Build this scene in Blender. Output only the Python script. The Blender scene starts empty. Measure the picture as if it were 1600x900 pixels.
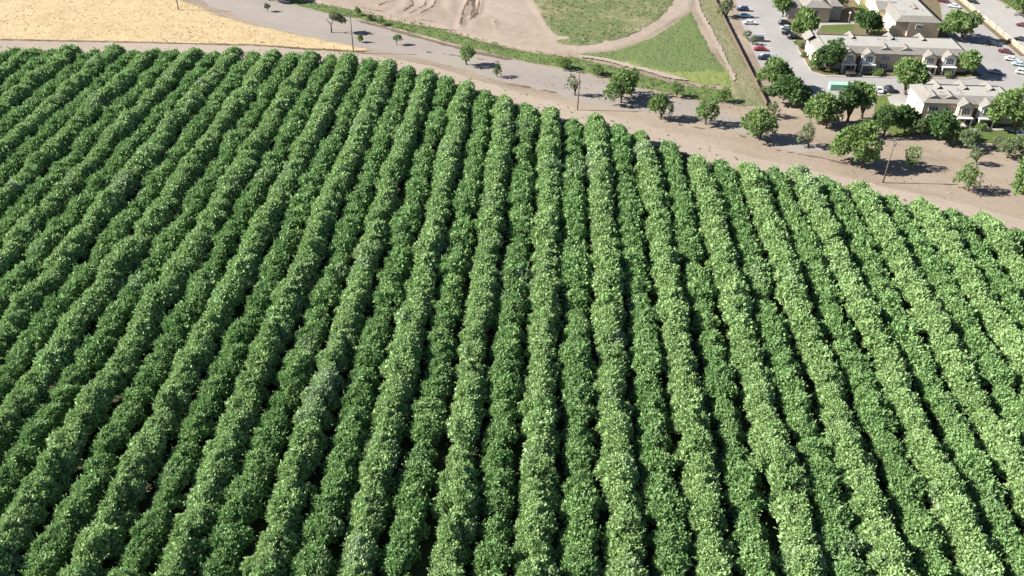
import bpy, bmesh, math, random
import numpy as np
from mathutils import Matrix, Vector
R = math.radians
random.seed(7); RNG = np.random.default_rng(7)
SC = bpy.context.scene
COL = SC.collection

# ------------------------------------------------------------------ camera
F_PX, ROLL, CAM_H = 1400.0, R(1.0), 108.0
_ft = 80*math.sin(ROLL) + 990*math.cos(ROLL)
PITCH = math.atan(_ft/F_PX)
YAW = math.atan((80*math.cos(ROLL) - 990*math.sin(ROLL))*math.cos(PITCH)/F_PX)
Fh = Vector((-math.sin(YAW), math.cos(YAW), 0)); R0 = Vector((math.cos(YAW), math.sin(YAW), 0))
FWD = Fh*math.cos(PITCH) - Vector((0, 0, math.sin(PITCH)))
U0 = Fh*math.sin(PITCH) + Vector((0, 0, math.cos(PITCH)))
CR = R0*math.cos(ROLL) + U0*math.sin(ROLL)
CU = U0*math.cos(ROLL) - R0*math.sin(ROLL)
cam_d = bpy.data.cameras.new("camera"); cam = bpy.data.objects.new("camera", cam_d); COL.objects.link(cam)
M4 = Matrix((CR, CU, -FWD)).transposed().to_4x4(); M4.translation = Vector((0, 0, CAM_H))
cam.matrix_world = M4
cam_d.sensor_width = 36.0; cam_d.lens = 36.0*F_PX/1600.0; cam_d.clip_end = 6000; cam_d.clip_start = 1.0
SC.camera = cam

# ------------------------------------------------------------------ light, exposure
SUN_EL = R(34.0)
SUN_DIR = Vector((-math.cos(SUN_EL), -0.02, math.sin(SUN_EL))).normalized()     # towards the sun
w = bpy.data.worlds.new("World"); SC.world = w; w.use_nodes = True
nt = w.node_tree; nt.nodes.clear()
sky = nt.nodes.new("ShaderNodeTexSky"); sky.sky_type = 'NISHITA'; sky.sun_disc = False
sky.sun_elevation = SUN_EL; sky.sun_rotation = R(270); sky.dust_density = 0.2; sky.air_density = 0.75
bg = nt.nodes.new("ShaderNodeBackground"); bg.inputs[1].default_value = 0.05
wo = nt.nodes.new("ShaderNodeOutputWorld")
nt.links.new(sky.outputs[0], bg.inputs[0]); nt.links.new(bg.outputs[0], wo.inputs[0])
sd = bpy.data.lights.new("sun", 'SUN'); sd.energy = 5.0; sd.angle = R(0.55); sd.color = (1.0, 0.95, 0.87)
so = bpy.data.objects.new("sun", sd); COL.objects.link(so)
so.rotation_euler = SUN_DIR.to_track_quat('Z', 'Y').to_euler(); so.location = (-200, 0, 300)
SC.view_settings.view_transform = 'Standard'; SC.view_settings.look = 'None'
SC.view_settings.gamma = 1.0; SC.view_settings.exposure = 1.48; SC.view_settings.use_curve_mapping = False
SC.render.engine = 'CYCLES'
SC.cycles.max_bounces = 6; SC.cycles.diffuse_bounces = 2; SC.cycles.transmission_bounces = 2; SC.cycles.caustics_reflective = False

# ------------------------------------------------------------------ helpers
def at(px, py, z=0.0):
    """the point of the place (height z) that photo pixel (px, py) looks at"""
    d = FWD*F_PX + CR*(px-800) + CU*(450-py); t = (CAM_H-z)/-d.z
    return Vector((d.x*t, d.y*t, z))
def seen(p):
    v = Vector(p) - Vector((0, 0, CAM_H)); k = F_PX/FWD.dot(v)
    return 800+CR.dot(v)*k, 450-CU.dot(v)*k
def tag(o, label=None, cat=None, group=None, kind=None):
    for k, v in (("label", label), ("category", cat), ("group", group), ("kind", kind)):
        if v: o[k] = v
    return o
def empty(name, loc, rz=0.0):
    o = bpy.data.objects.new(name, None); COL.objects.link(o); o.location = loc; o.rotation_euler = (0, 0, rz)
    o.empty_display_size = 0.5
    return o
def link(name, me, parent=None, loc=(0, 0, 0), rz=0.0):
    o = bpy.data.objects.new(name, me); COL.objects.link(o); o.location = loc; o.rotation_euler = (0, 0, rz)
    if parent: o.parent = parent
    return o
def np_mesh(name, verts, faces_n, mat, smooth=False):
    """verts (V,3) float, faces_n: list of int arrays (n,k)"""
    me = bpy.data.meshes.new(name)
    verts = np.ascontiguousarray(verts, dtype=np.float32)
    me.vertices.add(len(verts)); me.vertices.foreach_set("co", verts.ravel())
    loops = np.concatenate([f.ravel() for f in faces_n]).astype(np.int32)
    tot = np.concatenate([np.full(len(f), f.shape[1]) for f in faces_n]).astype(np.int32)
    st = np.concatenate([[0], np.cumsum(tot)[:-1]]).astype(np.int32)
    me.loops.add(len(loops)); me.loops.foreach_set("vertex_index", loops)
    me.polygons.add(len(tot)); me.polygons.foreach_set("loop_start", st); me.polygons.foreach_set("loop_total", tot)
    me.polygons.foreach_set("use_smooth", np.full(len(tot), smooth))
    me.materials.append(mat); me.update(calc_edges=True)
    return me
class MB:
    """collects boxes, tubes and polygons; build() links them as ONE mesh object"""
    def __init__(s): s.v = []; s.f = []
    def poly(s, pts, flip=False):
        b = len(s.v); s.v += [tuple(p) for p in pts]; idx = list(range(b, b+len(pts)))
        s.f.append(idx[::-1] if flip else idx); return s
    def box(s, x0, x1, y0, y1, z0, z1):
        b = len(s.v)
        s.v += [(x, y, z) for z in (z0, z1) for (x, y) in ((x0, y0), (x1, y0), (x1, y1), (x0, y1))]
        for q in ((3, 2, 1, 0), (4, 5, 6, 7), (0, 1, 5, 4), (1, 2, 6, 5), (2, 3, 7, 6), (3, 0, 4, 7)):
            s.f.append([b+i for i in q])
        return s
    def hexa(s, p8):
        b = len(s.v); s.v += [tuple(p) for p in p8]
        for q in ((3, 2, 1, 0), (4, 5, 6, 7), (0, 1, 5, 4), (1, 2, 6, 5), (2, 3, 7, 6), (3, 0, 4, 7)):
            s.f.append([b+i for i in q])
        return s
    def tube(s, pts, rads, n=8, cap=True):
        rings = []
        for i, p in enumerate(pts):
            p = Vector(p)
            d = (Vector(pts[min(i+1, len(pts)-1)]) - Vector(pts[max(i-1, 0)])).normalized()
            a = d.orthogonal().normalized(); c = d.cross(a)
            b = len(s.v)
            for k in range(n):
                t = 2*math.pi*k/n
                s.v.append(tuple(p + (a*math.cos(t) + c*math.sin(t))*rads[i]))
            rings.append(b)
        for i in range(len(rings)-1):
            for k in range(n):
                k2 = (k+1) % n
                s.f.append([rings[i]+k, rings[i]+k2, rings[i+1]+k2, rings[i+1]+k])
        if cap:
            s.f.append([rings[0]+k for k in range(n)][::-1]); s.f.append([rings[-1]+k for k in range(n)])
        return s
    def mesh(s, name, mat, smooth=False):
        me = bpy.data.meshes.new(name); me.from_pydata(s.v, [], s.f); me.materials.append(mat)
        if smooth: me.polygons.foreach_set("use_smooth", [True]*len(me.polygons))
        me.update(); return me
    def build(s, name, mat, parent=None, loc=(0, 0, 0), rz=0.0, smooth=False, bevel=0):
        o = link(name, s.mesh(name, mat, smooth), parent, loc, rz)
        if bevel:
            m = o.modifiers.new("edge", 'BEVEL'); m.width = bevel; m.segments = 2; m.limit_method = 'ANGLE'
        return o
_lat = np.random.default_rng(3).random((256, 256))
def vnoise(x, y, s=1.0, oct=3):
    """smooth value noise in 0..1"""
    out = 0.0; amp = 1.0; tot = 0.0
    for o in range(oct):
        u = np.asarray(x)/s*(2**o) + 17.3*o; v = np.asarray(y)/s*(2**o) + 9.1*o
        i = np.floor(u).astype(int); j = np.floor(v).astype(int); fu = u-i; fv = v-j
        fu = fu*fu*(3-2*fu); fv = fv*fv*(3-2*fv)
        a = _lat[i % 256, j % 256]; b = _lat[(i+1) % 256, j % 256]; c = _lat[i % 256, (j+1) % 256]; d = _lat[(i+1) % 256, (j+1) % 256]
        out = out + amp*((a*(1-fu)+b*fu)*(1-fv) + (c*(1-fu)+d*fu)*fv); tot += amp; amp *= 0.55
    return out/tot

# ------------------------------------------------------------------ materials
def mat_base(name, rough=0.85, spec=0.2):
    m = bpy.data.materials.new(name); m.use_nodes = True
    p = m.node_tree.nodes["Principled BSDF"]; p.inputs["Roughness"].default_value = rough
    p.inputs["Specular IOR Level"].default_value = spec
    return m, m.node_tree, p
def plain(name, col, rough=0.6, spec=0.3, metal=0.0, var=0.12, scale=2.0):
    m, n, p = mat_base(name, rough, spec); p.inputs["Metallic"].default_value = metal
    g = n.nodes.new("ShaderNodeNewGeometry"); t = n.nodes.new("ShaderNodeTexNoise")
    t.inputs["Scale"].default_value = scale; t.inputs["Detail"].default_value = 5
    n.links.new(g.outputs["Position"], t.inputs["Vector"])
    r = n.nodes.new("ShaderNodeValToRGB"); r.color_ramp.elements[0].position = .3; r.color_ramp.elements[1].position = .7
    r.color_ramp.elements[0].color = [c*(1-var) for c in col]+[1]; r.color_ramp.elements[1].color = [min(1, c*(1+var)) for c in col]+[1]
    n.links.new(t.outputs["Fac"], r.inputs[0]); n.links.new(r.outputs[0], p.inputs["Base Color"])
    return m
GROUND = 0.58
def ground_mat(name, cols, scales=(0.05, 0.35, 2.5), stretch=(1, 1), rot=0.0, bump=0.3, wts=(0.5, 0.3, 0.2), lo=.33, hi=.67, bscale=1.6):
    """cols: 2-4 colours from the low to the high end of a mixed noise"""
    cols = [tuple(v*GROUND for v in c) for c in cols]
    m, n, p = mat_base(name, 0.95, 0.1)
    g = n.nodes.new("ShaderNodeNewGeometry"); mp = n.nodes.new("ShaderNodeMapping"); mp.vector_type = 'TEXTURE'
    mp.inputs["Rotation"].default_value = (0, 0, rot); mp.inputs["Scale"].default_value = (stretch[0], stretch[1], 1)
    n.links.new(g.outputs["Position"], mp.inputs["Vector"])
    acc = None
    for s, wt in zip(scales, wts):
        t = n.nodes.new("ShaderNodeTexNoise"); t.inputs["Scale"].default_value = s; t.inputs["Detail"].default_value = 6
        t.inputs["Roughness"].default_value = .62
        n.links.new(mp.outputs[0], t.inputs["Vector"])
        mu = n.nodes.new("ShaderNodeMath"); mu.operation = 'MULTIPLY_ADD'; mu.inputs[1].default_value = wt
        n.links.new(t.outputs["Fac"], mu.inputs[0])
        if acc: n.links.new(acc.outputs[0], mu.inputs[2])
        else: mu.inputs[2].default_value = 0
        acc = mu
    r = n.nodes.new("ShaderNodeValToRGB"); e = r.color_ramp.elements
    e[0].position = lo; e[1].position = hi; e[0].color = list(cols[0])+[1]; e[1].color = list(cols[-1])+[1]
    for i, c in enumerate(cols[1:-1]):
        x = e.new(lo+(hi-lo)*(i+1)/(len(cols)-1)); x.color = list(c)+[1]
    n.links.new(acc.outputs[0], r.inputs[0]); n.links.new(r.outputs[0], p.inputs["Base Color"])
    if bump:
        t = n.nodes.new("ShaderNodeTexNoise"); t.inputs["Scale"].default_value = bscale; t.inputs["Detail"].default_value = 7
        n.links.new(mp.outputs[0], t.inputs["Vector"])
        b = n.nodes.new("ShaderNodeBump"); b.inputs["Strength"].default_value = 1.0; b.inputs["Distance"].default_value = bump
        n.links.new(t.outputs["Fac"], b.inputs["Height"]); n.links.new(b.outputs[0], p.inputs["Normal"])
    return m
def leaf_mat(name, a, b, c, transl=0.33, rough=0.55, pale=None):
    """a dark leaf, b usual leaf, c young pale leaf; mixed by tree, by clump and by leaf"""
    m = bpy.data.materials.new(name); m.use_nodes = True; n = m.node_tree; n.nodes.clear()
    out = n.nodes.new("ShaderNodeOutputMaterial"); p = n.nodes.new("ShaderNodeBsdfPrincipled")
    p.inputs["Roughness"].default_value = rough; p.inputs["Specular IOR Level"].default_value = 0.25
    tr = n.nodes.new("ShaderNodeBsdfTranslucent"); mx = n.nodes.new("ShaderNodeMixShader"); mx.inputs[0].default_value = transl
    g = n.nodes.new("ShaderNodeNewGeometry")
    acc = None
    for s, wt in ((0.09, .42), (0.55, .22)):
        t = n.nodes.new("ShaderNodeTexNoise"); t.inputs["Scale"].default_value = s; t.inputs["Detail"].default_value = 3
        n.links.new(g.outputs["Position"], t.inputs["Vector"])
        mu = n.nodes.new("ShaderNodeMath"); mu.operation = 'MULTIPLY_ADD'; mu.inputs[1].default_value = wt; mu.inputs[2].default_value = 0
        n.links.new(t.outputs["Fac"], mu.inputs[0])
        if acc: n.links.new(acc.outputs[0], mu.inputs[2])
        acc = mu
    mu = n.nodes.new("ShaderNodeMath"); mu.operation = 'MULTIPLY_ADD'; mu.inputs[1].default_value = .36
    n.links.new(g.outputs["Random Per Island"], mu.inputs[0]); n.links.new(acc.outputs[0], mu.inputs[2]); acc = mu
    r = n.nodes.new("ShaderNodeValToRGB"); e = r.color_ramp.elements
    e[0].position = .25; e[1].position = .75; e[0].color = list(a)+[1]; e[1].color = list(c)+[1]
    x = e.new(.5); x.color = list(b)+[1]
    n.links.new(acc.outputs[0], r.inputs[0]); src = r.outputs[0]
    if pale:
        for sc_, seed_, cl, lo_ in ((.11, 3.7, pale, .60), (.16, 9.3, (.30, .27, .12), .70)):
            t = n.nodes.new("ShaderNodeTexNoise"); t.noise_dimensions = '4D'; t.inputs["W"].default_value = seed_; t.inputs["Scale"].default_value = sc_; t.inputs["Detail"].default_value = 2
            n.links.new(g.outputs["Position"], t.inputs["Vector"])
            mr = n.nodes.new("ShaderNodeMapRange"); mr.inputs["From Min"].default_value = lo_; mr.inputs["From Max"].default_value = lo_+.08; mr.inputs["To Max"].default_value = .5
            n.links.new(t.outputs["Fac"], mr.inputs["Value"])
            mc = n.nodes.new("ShaderNodeMix"); mc.data_type = 'RGBA';
            mc.inputs[7].default_value = list(cl)+[1]
            n.links.new(mr.outputs[0], mc.inputs[0]); n.links.new(src, mc.inputs[6]); src = mc.outputs[2]
    n.links.new(src, p.inputs["Base Color"]); n.links.new(src, tr.inputs[0])
    n.links.new(p.outputs[0], mx.inputs[1]); n.links.new(tr.outputs[0], mx.inputs[2]); n.links.new(mx.outputs[0], out.inputs[0])
    return m
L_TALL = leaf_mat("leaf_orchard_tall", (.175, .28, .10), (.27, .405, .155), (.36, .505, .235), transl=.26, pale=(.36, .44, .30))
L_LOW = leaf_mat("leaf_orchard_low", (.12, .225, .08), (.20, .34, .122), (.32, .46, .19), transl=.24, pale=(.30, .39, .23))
L_OAK = leaf_mat("leaf_mid", (0.116, 0.191, 0.059), (0.175, 0.265, 0.085), (0.254, 0.35, 0.127))
L_DARK = leaf_mat("leaf_dark", (0.049, 0.105, 0.033), (0.083, 0.155, 0.049), (0.133, 0.221, 0.072))
L_OLIVE = leaf_mat("leaf_olive", (0.12, 0.16, 0.075), (0.174, 0.219, 0.105), (0.249, 0.299, 0.154))
L_LIME = leaf_mat("leaf_lime", (.105, .175, .05), (.16, .245, .07), (.235, .325, .105))
BARK = plain("bark", (.12, .09, .065), .9, .1, var=.3, scale=6)

# ------------------------------------------------------------------ the ground: one sheet to the horizon, patches as sheets above it
DIRT = ground_mat("dirt", [(.295, .235, .18), (.395, .32, .25), (.47, .385, .305)], (0.03, 0.18, 1.4), (3.0, 1.0), R(-19), .16, lo=.38, hi=.62)
me = MB()
me.poly([(-3000, -1500, 0), (3000, -1500, 0), (3000, 4500, 0), (-3000, 4500, 0)])
tag(me.build("ground", DIRT), "bare pale tan dirt ground spreading round the orchard and the houses", "ground", None, "structure")

def inside(P, poly):
    """signed distance (positive inside) of points P (N,2) to a polygon (M,2)"""
    d2 = np.full(len(P), 1e18); ins = np.zeros(len(P), bool); n = len(poly)
    for i in range(n):
        a = poly[i]; b = poly[(i+1) % n]; ab = b-a
        t = np.clip(((P-a)@ab)/max(ab@ab, 1e-9), 0, 1); q = P-(a+t[:, None]*ab)
        d2 = np.minimum(d2, (q*q).sum(1))
        c = ((a[1] > P[:, 1]) != (b[1] > P[:, 1]))
        with np.errstate(divide='ignore', invalid='ignore'):
            xi = (b[0]-a[0])*(P[:, 1]-a[1])/(b[1]-a[1]+1e-12)+a[0]
        ins ^= c & (P[:, 0] < xi)
    return np.where(ins, 1, -1)*np.sqrt(d2)
def patch(name, poly, mat, z, label, cat, cell=.5, jit=.8, js=2.5, hfun=None, kind="structure", px=True, hole=None, ease=1.5):
    W = np.array([[*at(*p)[:2]] for p in poly] if px else poly, float)
    lo = W.min(0)-2; hi = W.max(0)+2
    nx = int((hi[0]-lo[0])/cell)+1; ny = int((hi[1]-lo[1])/cell)+1
    X, Y = np.meshgrid(lo[0]+np.arange(nx+1)*cell, lo[1]+np.arange(ny+1)*cell)
    P = np.stack([X.ravel(), Y.ravel()], 1)
    s = inside(P, W) + (vnoise(P[:, 0], P[:, 1], js, 3)-.5)*2*jit
    if hole is not None: s = np.minimum(s, -(vnoise(P[:, 0], P[:, 1], hole[0], 3)-hole[1])*10)
    S = s.reshape(X.shape)
    keep = (S[:-1, :-1]+S[1:, :-1]+S[:-1, 1:]+S[1:, 1:]) > 0
    if not keep.any(): return None
    J, I = np.nonzero(keep); q = np.stack([J*(nx+1)+I, J*(nx+1)+I+1, (J+1)*(nx+1)+I+1, (J+1)*(nx+1)+I], 1)
    u, inv = np.unique(q, return_inverse=True); q = inv.reshape(q.shape)
    Z = np.full(len(P), z)
    if hfun is not None: Z = Z + np.clip(s/ease, 0, 1)*hfun(P[:, 0], P[:, 1])
    V = np.column_stack([P, Z])[u]
    o = link(name, np_mesh(name, V, [q], mat, True))
    return tag(o, label, cat, None, kind)

M_ROAD = ground_mat("grey_dirt", [(.335, .295, .26), (.395, .35, .31), (.455, .405, .36)], (0.04, 0.2, 1.5), (3, 1), R(-15), .05)
M_PALE = ground_mat("pale_dirt", [(.40, .33, .265), (.47, .39, .32), (.53, .45, .37)], (0.05, 0.25, 1.5), (3, 1), R(-19), .08)
M_GOLD = ground_mat("dry_grass", [(.46, .335, .18), (.61, .46, .26), (.69, .545, .325), (.75, .615, .40)], (0.06, 0.35, 2.0), (1.6, .7), 0, .3, wts=(.35, .4, .25))
M_BROWN = ground_mat("dark_brown", [(.10, .075, .045), (.17, .125, .08), (.24, .18, .12)], (0.2, 0.8, 3), bump=.2)
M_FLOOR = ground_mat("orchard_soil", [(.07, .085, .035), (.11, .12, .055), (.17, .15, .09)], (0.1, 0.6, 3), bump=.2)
M_GRASS = ground_mat("field_grass", [(.44, .37, .27), (.27, .27, .14), (.16, .21, .085), (.21, .26, .12)], (0.05, 0.3, 1.6), bump=.35, wts=(.45, .33, .22), lo=.36, hi=.64)
M_TRI = ground_mat("triangle_grass", [(.27, .27, .13), (.19, .24, .095), (.17, .235, .09), (.24, .30, .12)], (0.045, 0.3, 1.6), bump=.35, wts=(.45, .33, .22), lo=.34, hi=.66)
M_YEL = ground_mat("yellow_grass", [(.21, .26, .085), (.26, .31, .10), (.31, .34, .14)], (0.07, 0.4, 1.8), bump=.3)
M_WEED = ground_mat("weeds", [(.11, .12, .06), (.13, .18, .065), (.18, .25, .085), (.33, .31, .19)], (0.1, 0.5, 1.8), bump=.4)
M_STRIP = ground_mat("dry_weeds", [(.42, .36, .26), (.30, .28, .17), (.22, .235, .12), (.38, .34, .22)], (0.07, 0.35, 1.8), bump=.3)
M_ASPH = ground_mat("worn_asphalt", [(.36, .345, .335), (.44, .42, .41), (.50, .48, .465)], (0.04, 0.3, 3), bump=.01)
M_CONC = ground_mat("street_concrete", [(.43, .405, .385), (.50, .475, .455), (.55, .525, .50)], (0.04, 0.3, 3), bump=.01)
M_LAWN = ground_mat("lawn", [(.10, .145, .045), (.15, .20, .06), (.20, .245, .085)], (0.1, 0.5, 2.5), bump=.1)
M_KERB = plain("kerb_concrete", (.35, .33, .305), .9, .1)
M_SAND = ground_mat("graded_sand", [(.36, .285, .225), (.45, .365, .295), (.52, .435, .36)], (0.03, 0.15, 1.2), (2.2, 1), R(-25), .12)

# graded bare earth with low berms and wheel ruts
_ridges = [([(737, -6), (725, 18), (719, 42)], .8, 1.2), ([(752, -4), (748, 20), (733, 30)], .7, 1.0), ([(640, -4), (632, 12), (620, 20)], .7, 1.6),
           ([(683, -5), (676, 12), (655, 24), (640, 27)], .6, 1.4), ([(700, -5), (706, 18), (716, 30)], .4, 1.5), ([(655, 30), (675, 37), (700, 41)], .3, 1.2),
           ([(590, 10), (600, 6), (612, 2)], .6, .8), ([(612, 22), (635, 24), (662, 14), (668, -4)], .35, 1.0), ([(772, 30), (775, 40)], .5, .8),
           ([(760, 45), (790, 62), (840, 76)], .12, 1.0), ([(830, 0), (846, 28), (866, 56)], .35, 1.2)]
_rw = [(np.array([[*at(*p)[:2]] for p in pl]), h, wd) for pl, h, wd in _ridges]
def graded(x, y):
    z = (vnoise(x, y, 14, 3)-.5)*.5 + (vnoise(x, y, 2.2, 3)-.5)*.16
    Pq = np.stack([x, y], 1)
    for pl, h, wd in _rw:
        d = np.full(len(x), 1e9)
        for a, b in zip(pl[:-1], pl[1:]):
            ab = b-a; t = np.clip(((Pq-a)@ab)/(ab@ab), 0, 1); q = Pq-(a+t[:, None]*ab); d = np.minimum(d, np.sqrt((q*q).sum(1)))
        h = h*.28; z = z + h*np.exp(-(d/wd)**2)*(.6+.8*vnoise(x, y, 3, 2)) - .35*h*np.exp(-((d-2*wd)/wd)**2)
    return z+.3
patch("graded_earth", [(455, -30), (470, 0), (550, 15), (610, 31), (685, 44), (735, 59), (811, 77), (867, 84), (900, 83), (960, 78), (1012, 60), (1052, 36), (1080, 18), (1090, -30)],
      M_SAND, .01, "graded bare sandy earth with wheel ruts beyond the weed strip", "earth", .6, .5, 3, graded)
patch("dirt_road", [(250, -30), (310, 0), (400, 38), (470, 55), (545, 72), (600, 80), (660, 92), (720, 108), (790, 128), (860, 146), (930, 165), (1010, 175), (1100, 190), (1180, 215),
      (1250, 240), (1300, 235), (1200, 200), (1080, 160), (960, 128), (905, 113), (800, 94), (700, 68), (620, 48), (560, 31), (510, 21), (445, 0), (400, -30)],
      M_ROAD, .014, "wide grey dirt road crossing between the orchard and the weed strip", "road", .6, 1.6, 5)
patch("orchard_track", [(-60, 64), (0, 63), (400, 71), (560, 82), (680, 104), (800, 142), (900, 168), (1000, 190), (1100, 228), (1250, 262), (1400, 296), (1520, 322), (1680, 365), (1680, 420), (1400, 350),
      (1000, 250), (700, 160), (500, 120), (-60, 110)], M_PALE, .018, "pale packed dirt track along the far edge of the orchard", "track", .6, .9, 4)
patch("dry_grass_field", [(-80, -40), (255, -40), (276, -2), (318, 14), (345, 26), (400, 40), (470, 56), (540, 70), (580, 78), (566, 79), (480, 75), (400, 69.5), (200, 64.5), (0, 60.5), (-80, 59)],
      M_GOLD, .02, "golden dry grass field beside the orchard", "field", .5, .9, 3,
      lambda x, y: .25*vnoise(x, y*1.6, 1.8, 3)+.3*(vnoise(x, y, 9, 2)-.3))
patch("field_edge_line", [(-80, 59.5), (0, 61), (200, 65), (400, 70), (500, 76), (570, 79), (585, 80), (566, 82), (480, 78.2), (400, 71.8), (200, 66.8), (0, 63), (-80, 61.5)],
      M_BROWN, .03, "dark brown line between the dry field and the orchard", "ditch", .4, .5, 2)  # thin dark brown band along the field's edge
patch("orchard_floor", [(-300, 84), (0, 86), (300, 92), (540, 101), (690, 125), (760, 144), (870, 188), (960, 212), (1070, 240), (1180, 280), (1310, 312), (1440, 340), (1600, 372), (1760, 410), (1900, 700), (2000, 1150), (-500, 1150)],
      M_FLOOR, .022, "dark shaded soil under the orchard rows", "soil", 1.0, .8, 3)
patch("green_field", [(832, -40), (832, 0), (838, 12), (846, 27), (858, 46), (869, 56), (888, 60), (866, 66), (868, 70), (900, 73.5), (940, 69), (975, 59), (1005, 48), (1032, 28), (1050, 8), (1056, -8), (1062, -40)],
      M_GRASS, .36, "patchy green field inside the curve of the dirt track", "field", .5, .8, 3, lambda x, y: .3*vnoise(x, y, 1.5, 3))
patch("grass_triangle", [(1079, 18), (1092, 45), (1112, 82), (1130, 108), (1134, 124), (1130, 131), (1095, 127), (1050, 116), (1005, 103), (950, 91), (905, 85), (965, 79), (1015, 61), (1052, 39)],
      M_TRI, .05, "triangle of green grass below the curving dirt track", "grass", .5, .7, 3, lambda x, y: .25*vnoise(x, y, 1.5, 3))
patch("yellow_grass", [(1134, 112), (1136, 134), (1100, 132), (1050, 121), (1000, 108), (955, 97), (985, 96), (1040, 107), (1090, 108)],
      M_YEL, .09, "yellow green grass along the lower side of the triangle", "grass", .5, 4.5, 4, lambda x, y: .3*vnoise(x, y, 1.5, 3))
weed_h = lambda x, y: .05+.5*np.clip(vnoise(x, y, 1.6, 3)-.3, 0, 1)
patch("weed_strip", [(430, -20), (462, 0), (550, 16), (610, 32), (685, 45), (735, 60), (811, 79), (867, 87), (900, 91), (950, 102), (1005, 117), (1040, 128), (1090, 136), (1138, 142), (1160, 160), (1100, 158), (1033, 142),
      (1000, 137), (950, 122), (911, 111), (878, 106), (811, 93), (755, 79.5), (700, 66), (622, 45), (560, 29), (510, 19), (460, 7), (425, -20)],
      M_WEED, .03, "strip of green weeds along the upper side of the grey dirt road", "weeds", .4, .9, 3, weed_h)
patch("damp_edge", [(560, 31), (622, 47), (700, 69), (755, 82), (800, 92), (790, 94), (745, 84), (690, 70), (620, 51), (560, 34)], ground_mat("damp_dirt", [(.17, .13, .10), (.24, .19, .15)], bump=.1), .03,
      "brown damp earth along the lower edge of the weed strip", "earth", .4, .8, 3)
patch("dry_weed_strip", [(1087, -30), (1118, -30), (1128, 20), (1152, 70), (1180, 128), (1198, 166), (1150, 166), (1140, 140), (1138, 118), (1122, 80), (1102, 38), (1090, 8)],
      M_STRIP, .04, "strip of dry olive weeds along the fence", "weeds", .5, .7, 3, lambda x, y: .4*vnoise(x, y, 1.5, 3))
patch("sandy_path", [(1080, -20), (1088, 18), (1105, 48), (1124, 84), (1138, 112), (1144, 128), (1150, 126), (1143, 108), (1128, 78), (1110, 44), (1095, 14), (1089, -20)], M_PALE, .46,
      "pale sandy footpath down the side of the grass triangle", "path", .4, .6, 2)
patch("tan_path", [(905, 86), (950, 93), (1005, 107), (1052, 119), (1075, 127), (1050, 124), (1000, 111), (950, 97.5), (905, 90)], M_PALE, .4, "thin tan path between the weeds and the grass triangle", "path", .4, .8, 2)
# ruts and darker wheel marks on the tracks
M_RUT = ground_mat("rut", [(.13, .095, .07), (.24, .18, .14)], (0.2, .8, 3), bump=.08)
for pl, wd in (([(790, 131), (830, 137), (870, 145)], .9), ([(1200, 232), (1290, 248), (1340, 262)], .8), ([(735, -4), (724, 18), (719, 40)], 1.1), ([(750, -4), (745, 22), (733, 32)], .9), ([(684, -4), (677, 12), (655, 23)], .7), ([(770, 28), (776, 44)], .6), ([(738, -4), (741, 14), (737, 28)], 2.0), ([(630, 19), (646, 8), (641, -4)], .9), ([(603, 20), (575, 15), (560, 11)], .7), ([(660, 40), (690, 46), (720, 50)], .5), ([(668, -4), (664, 10), (640, 22)], .6), ([(592, 9), (606, 3)], .7), ([(617, 26), (650, 32), (700, 36)], .5), ([(1060, 195), (1120, 204), (1200, 222)], .5), ([(660, 80), (720, 88), (780, 97)], .6)):
    g_ = pl[0][1] < 45
    top = [(x-(wd*1.8 if g_ else 0), y-wd) for x, y in pl]; bot = [(x+(wd*1.8 if g_ else 0), y+wd) for x, y in pl][::-1]
    patch("wheel_rut", top+bot, M_RUT, .05 if g_ else .026, "dark rut scraped in the graded sandy earth" if g_ else "faint darker wheel rut on the dirt", "rut", .35, .7, 2.2, graded if g_ else None, hole=None if g_ else (3, .66), ease=.01)

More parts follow.
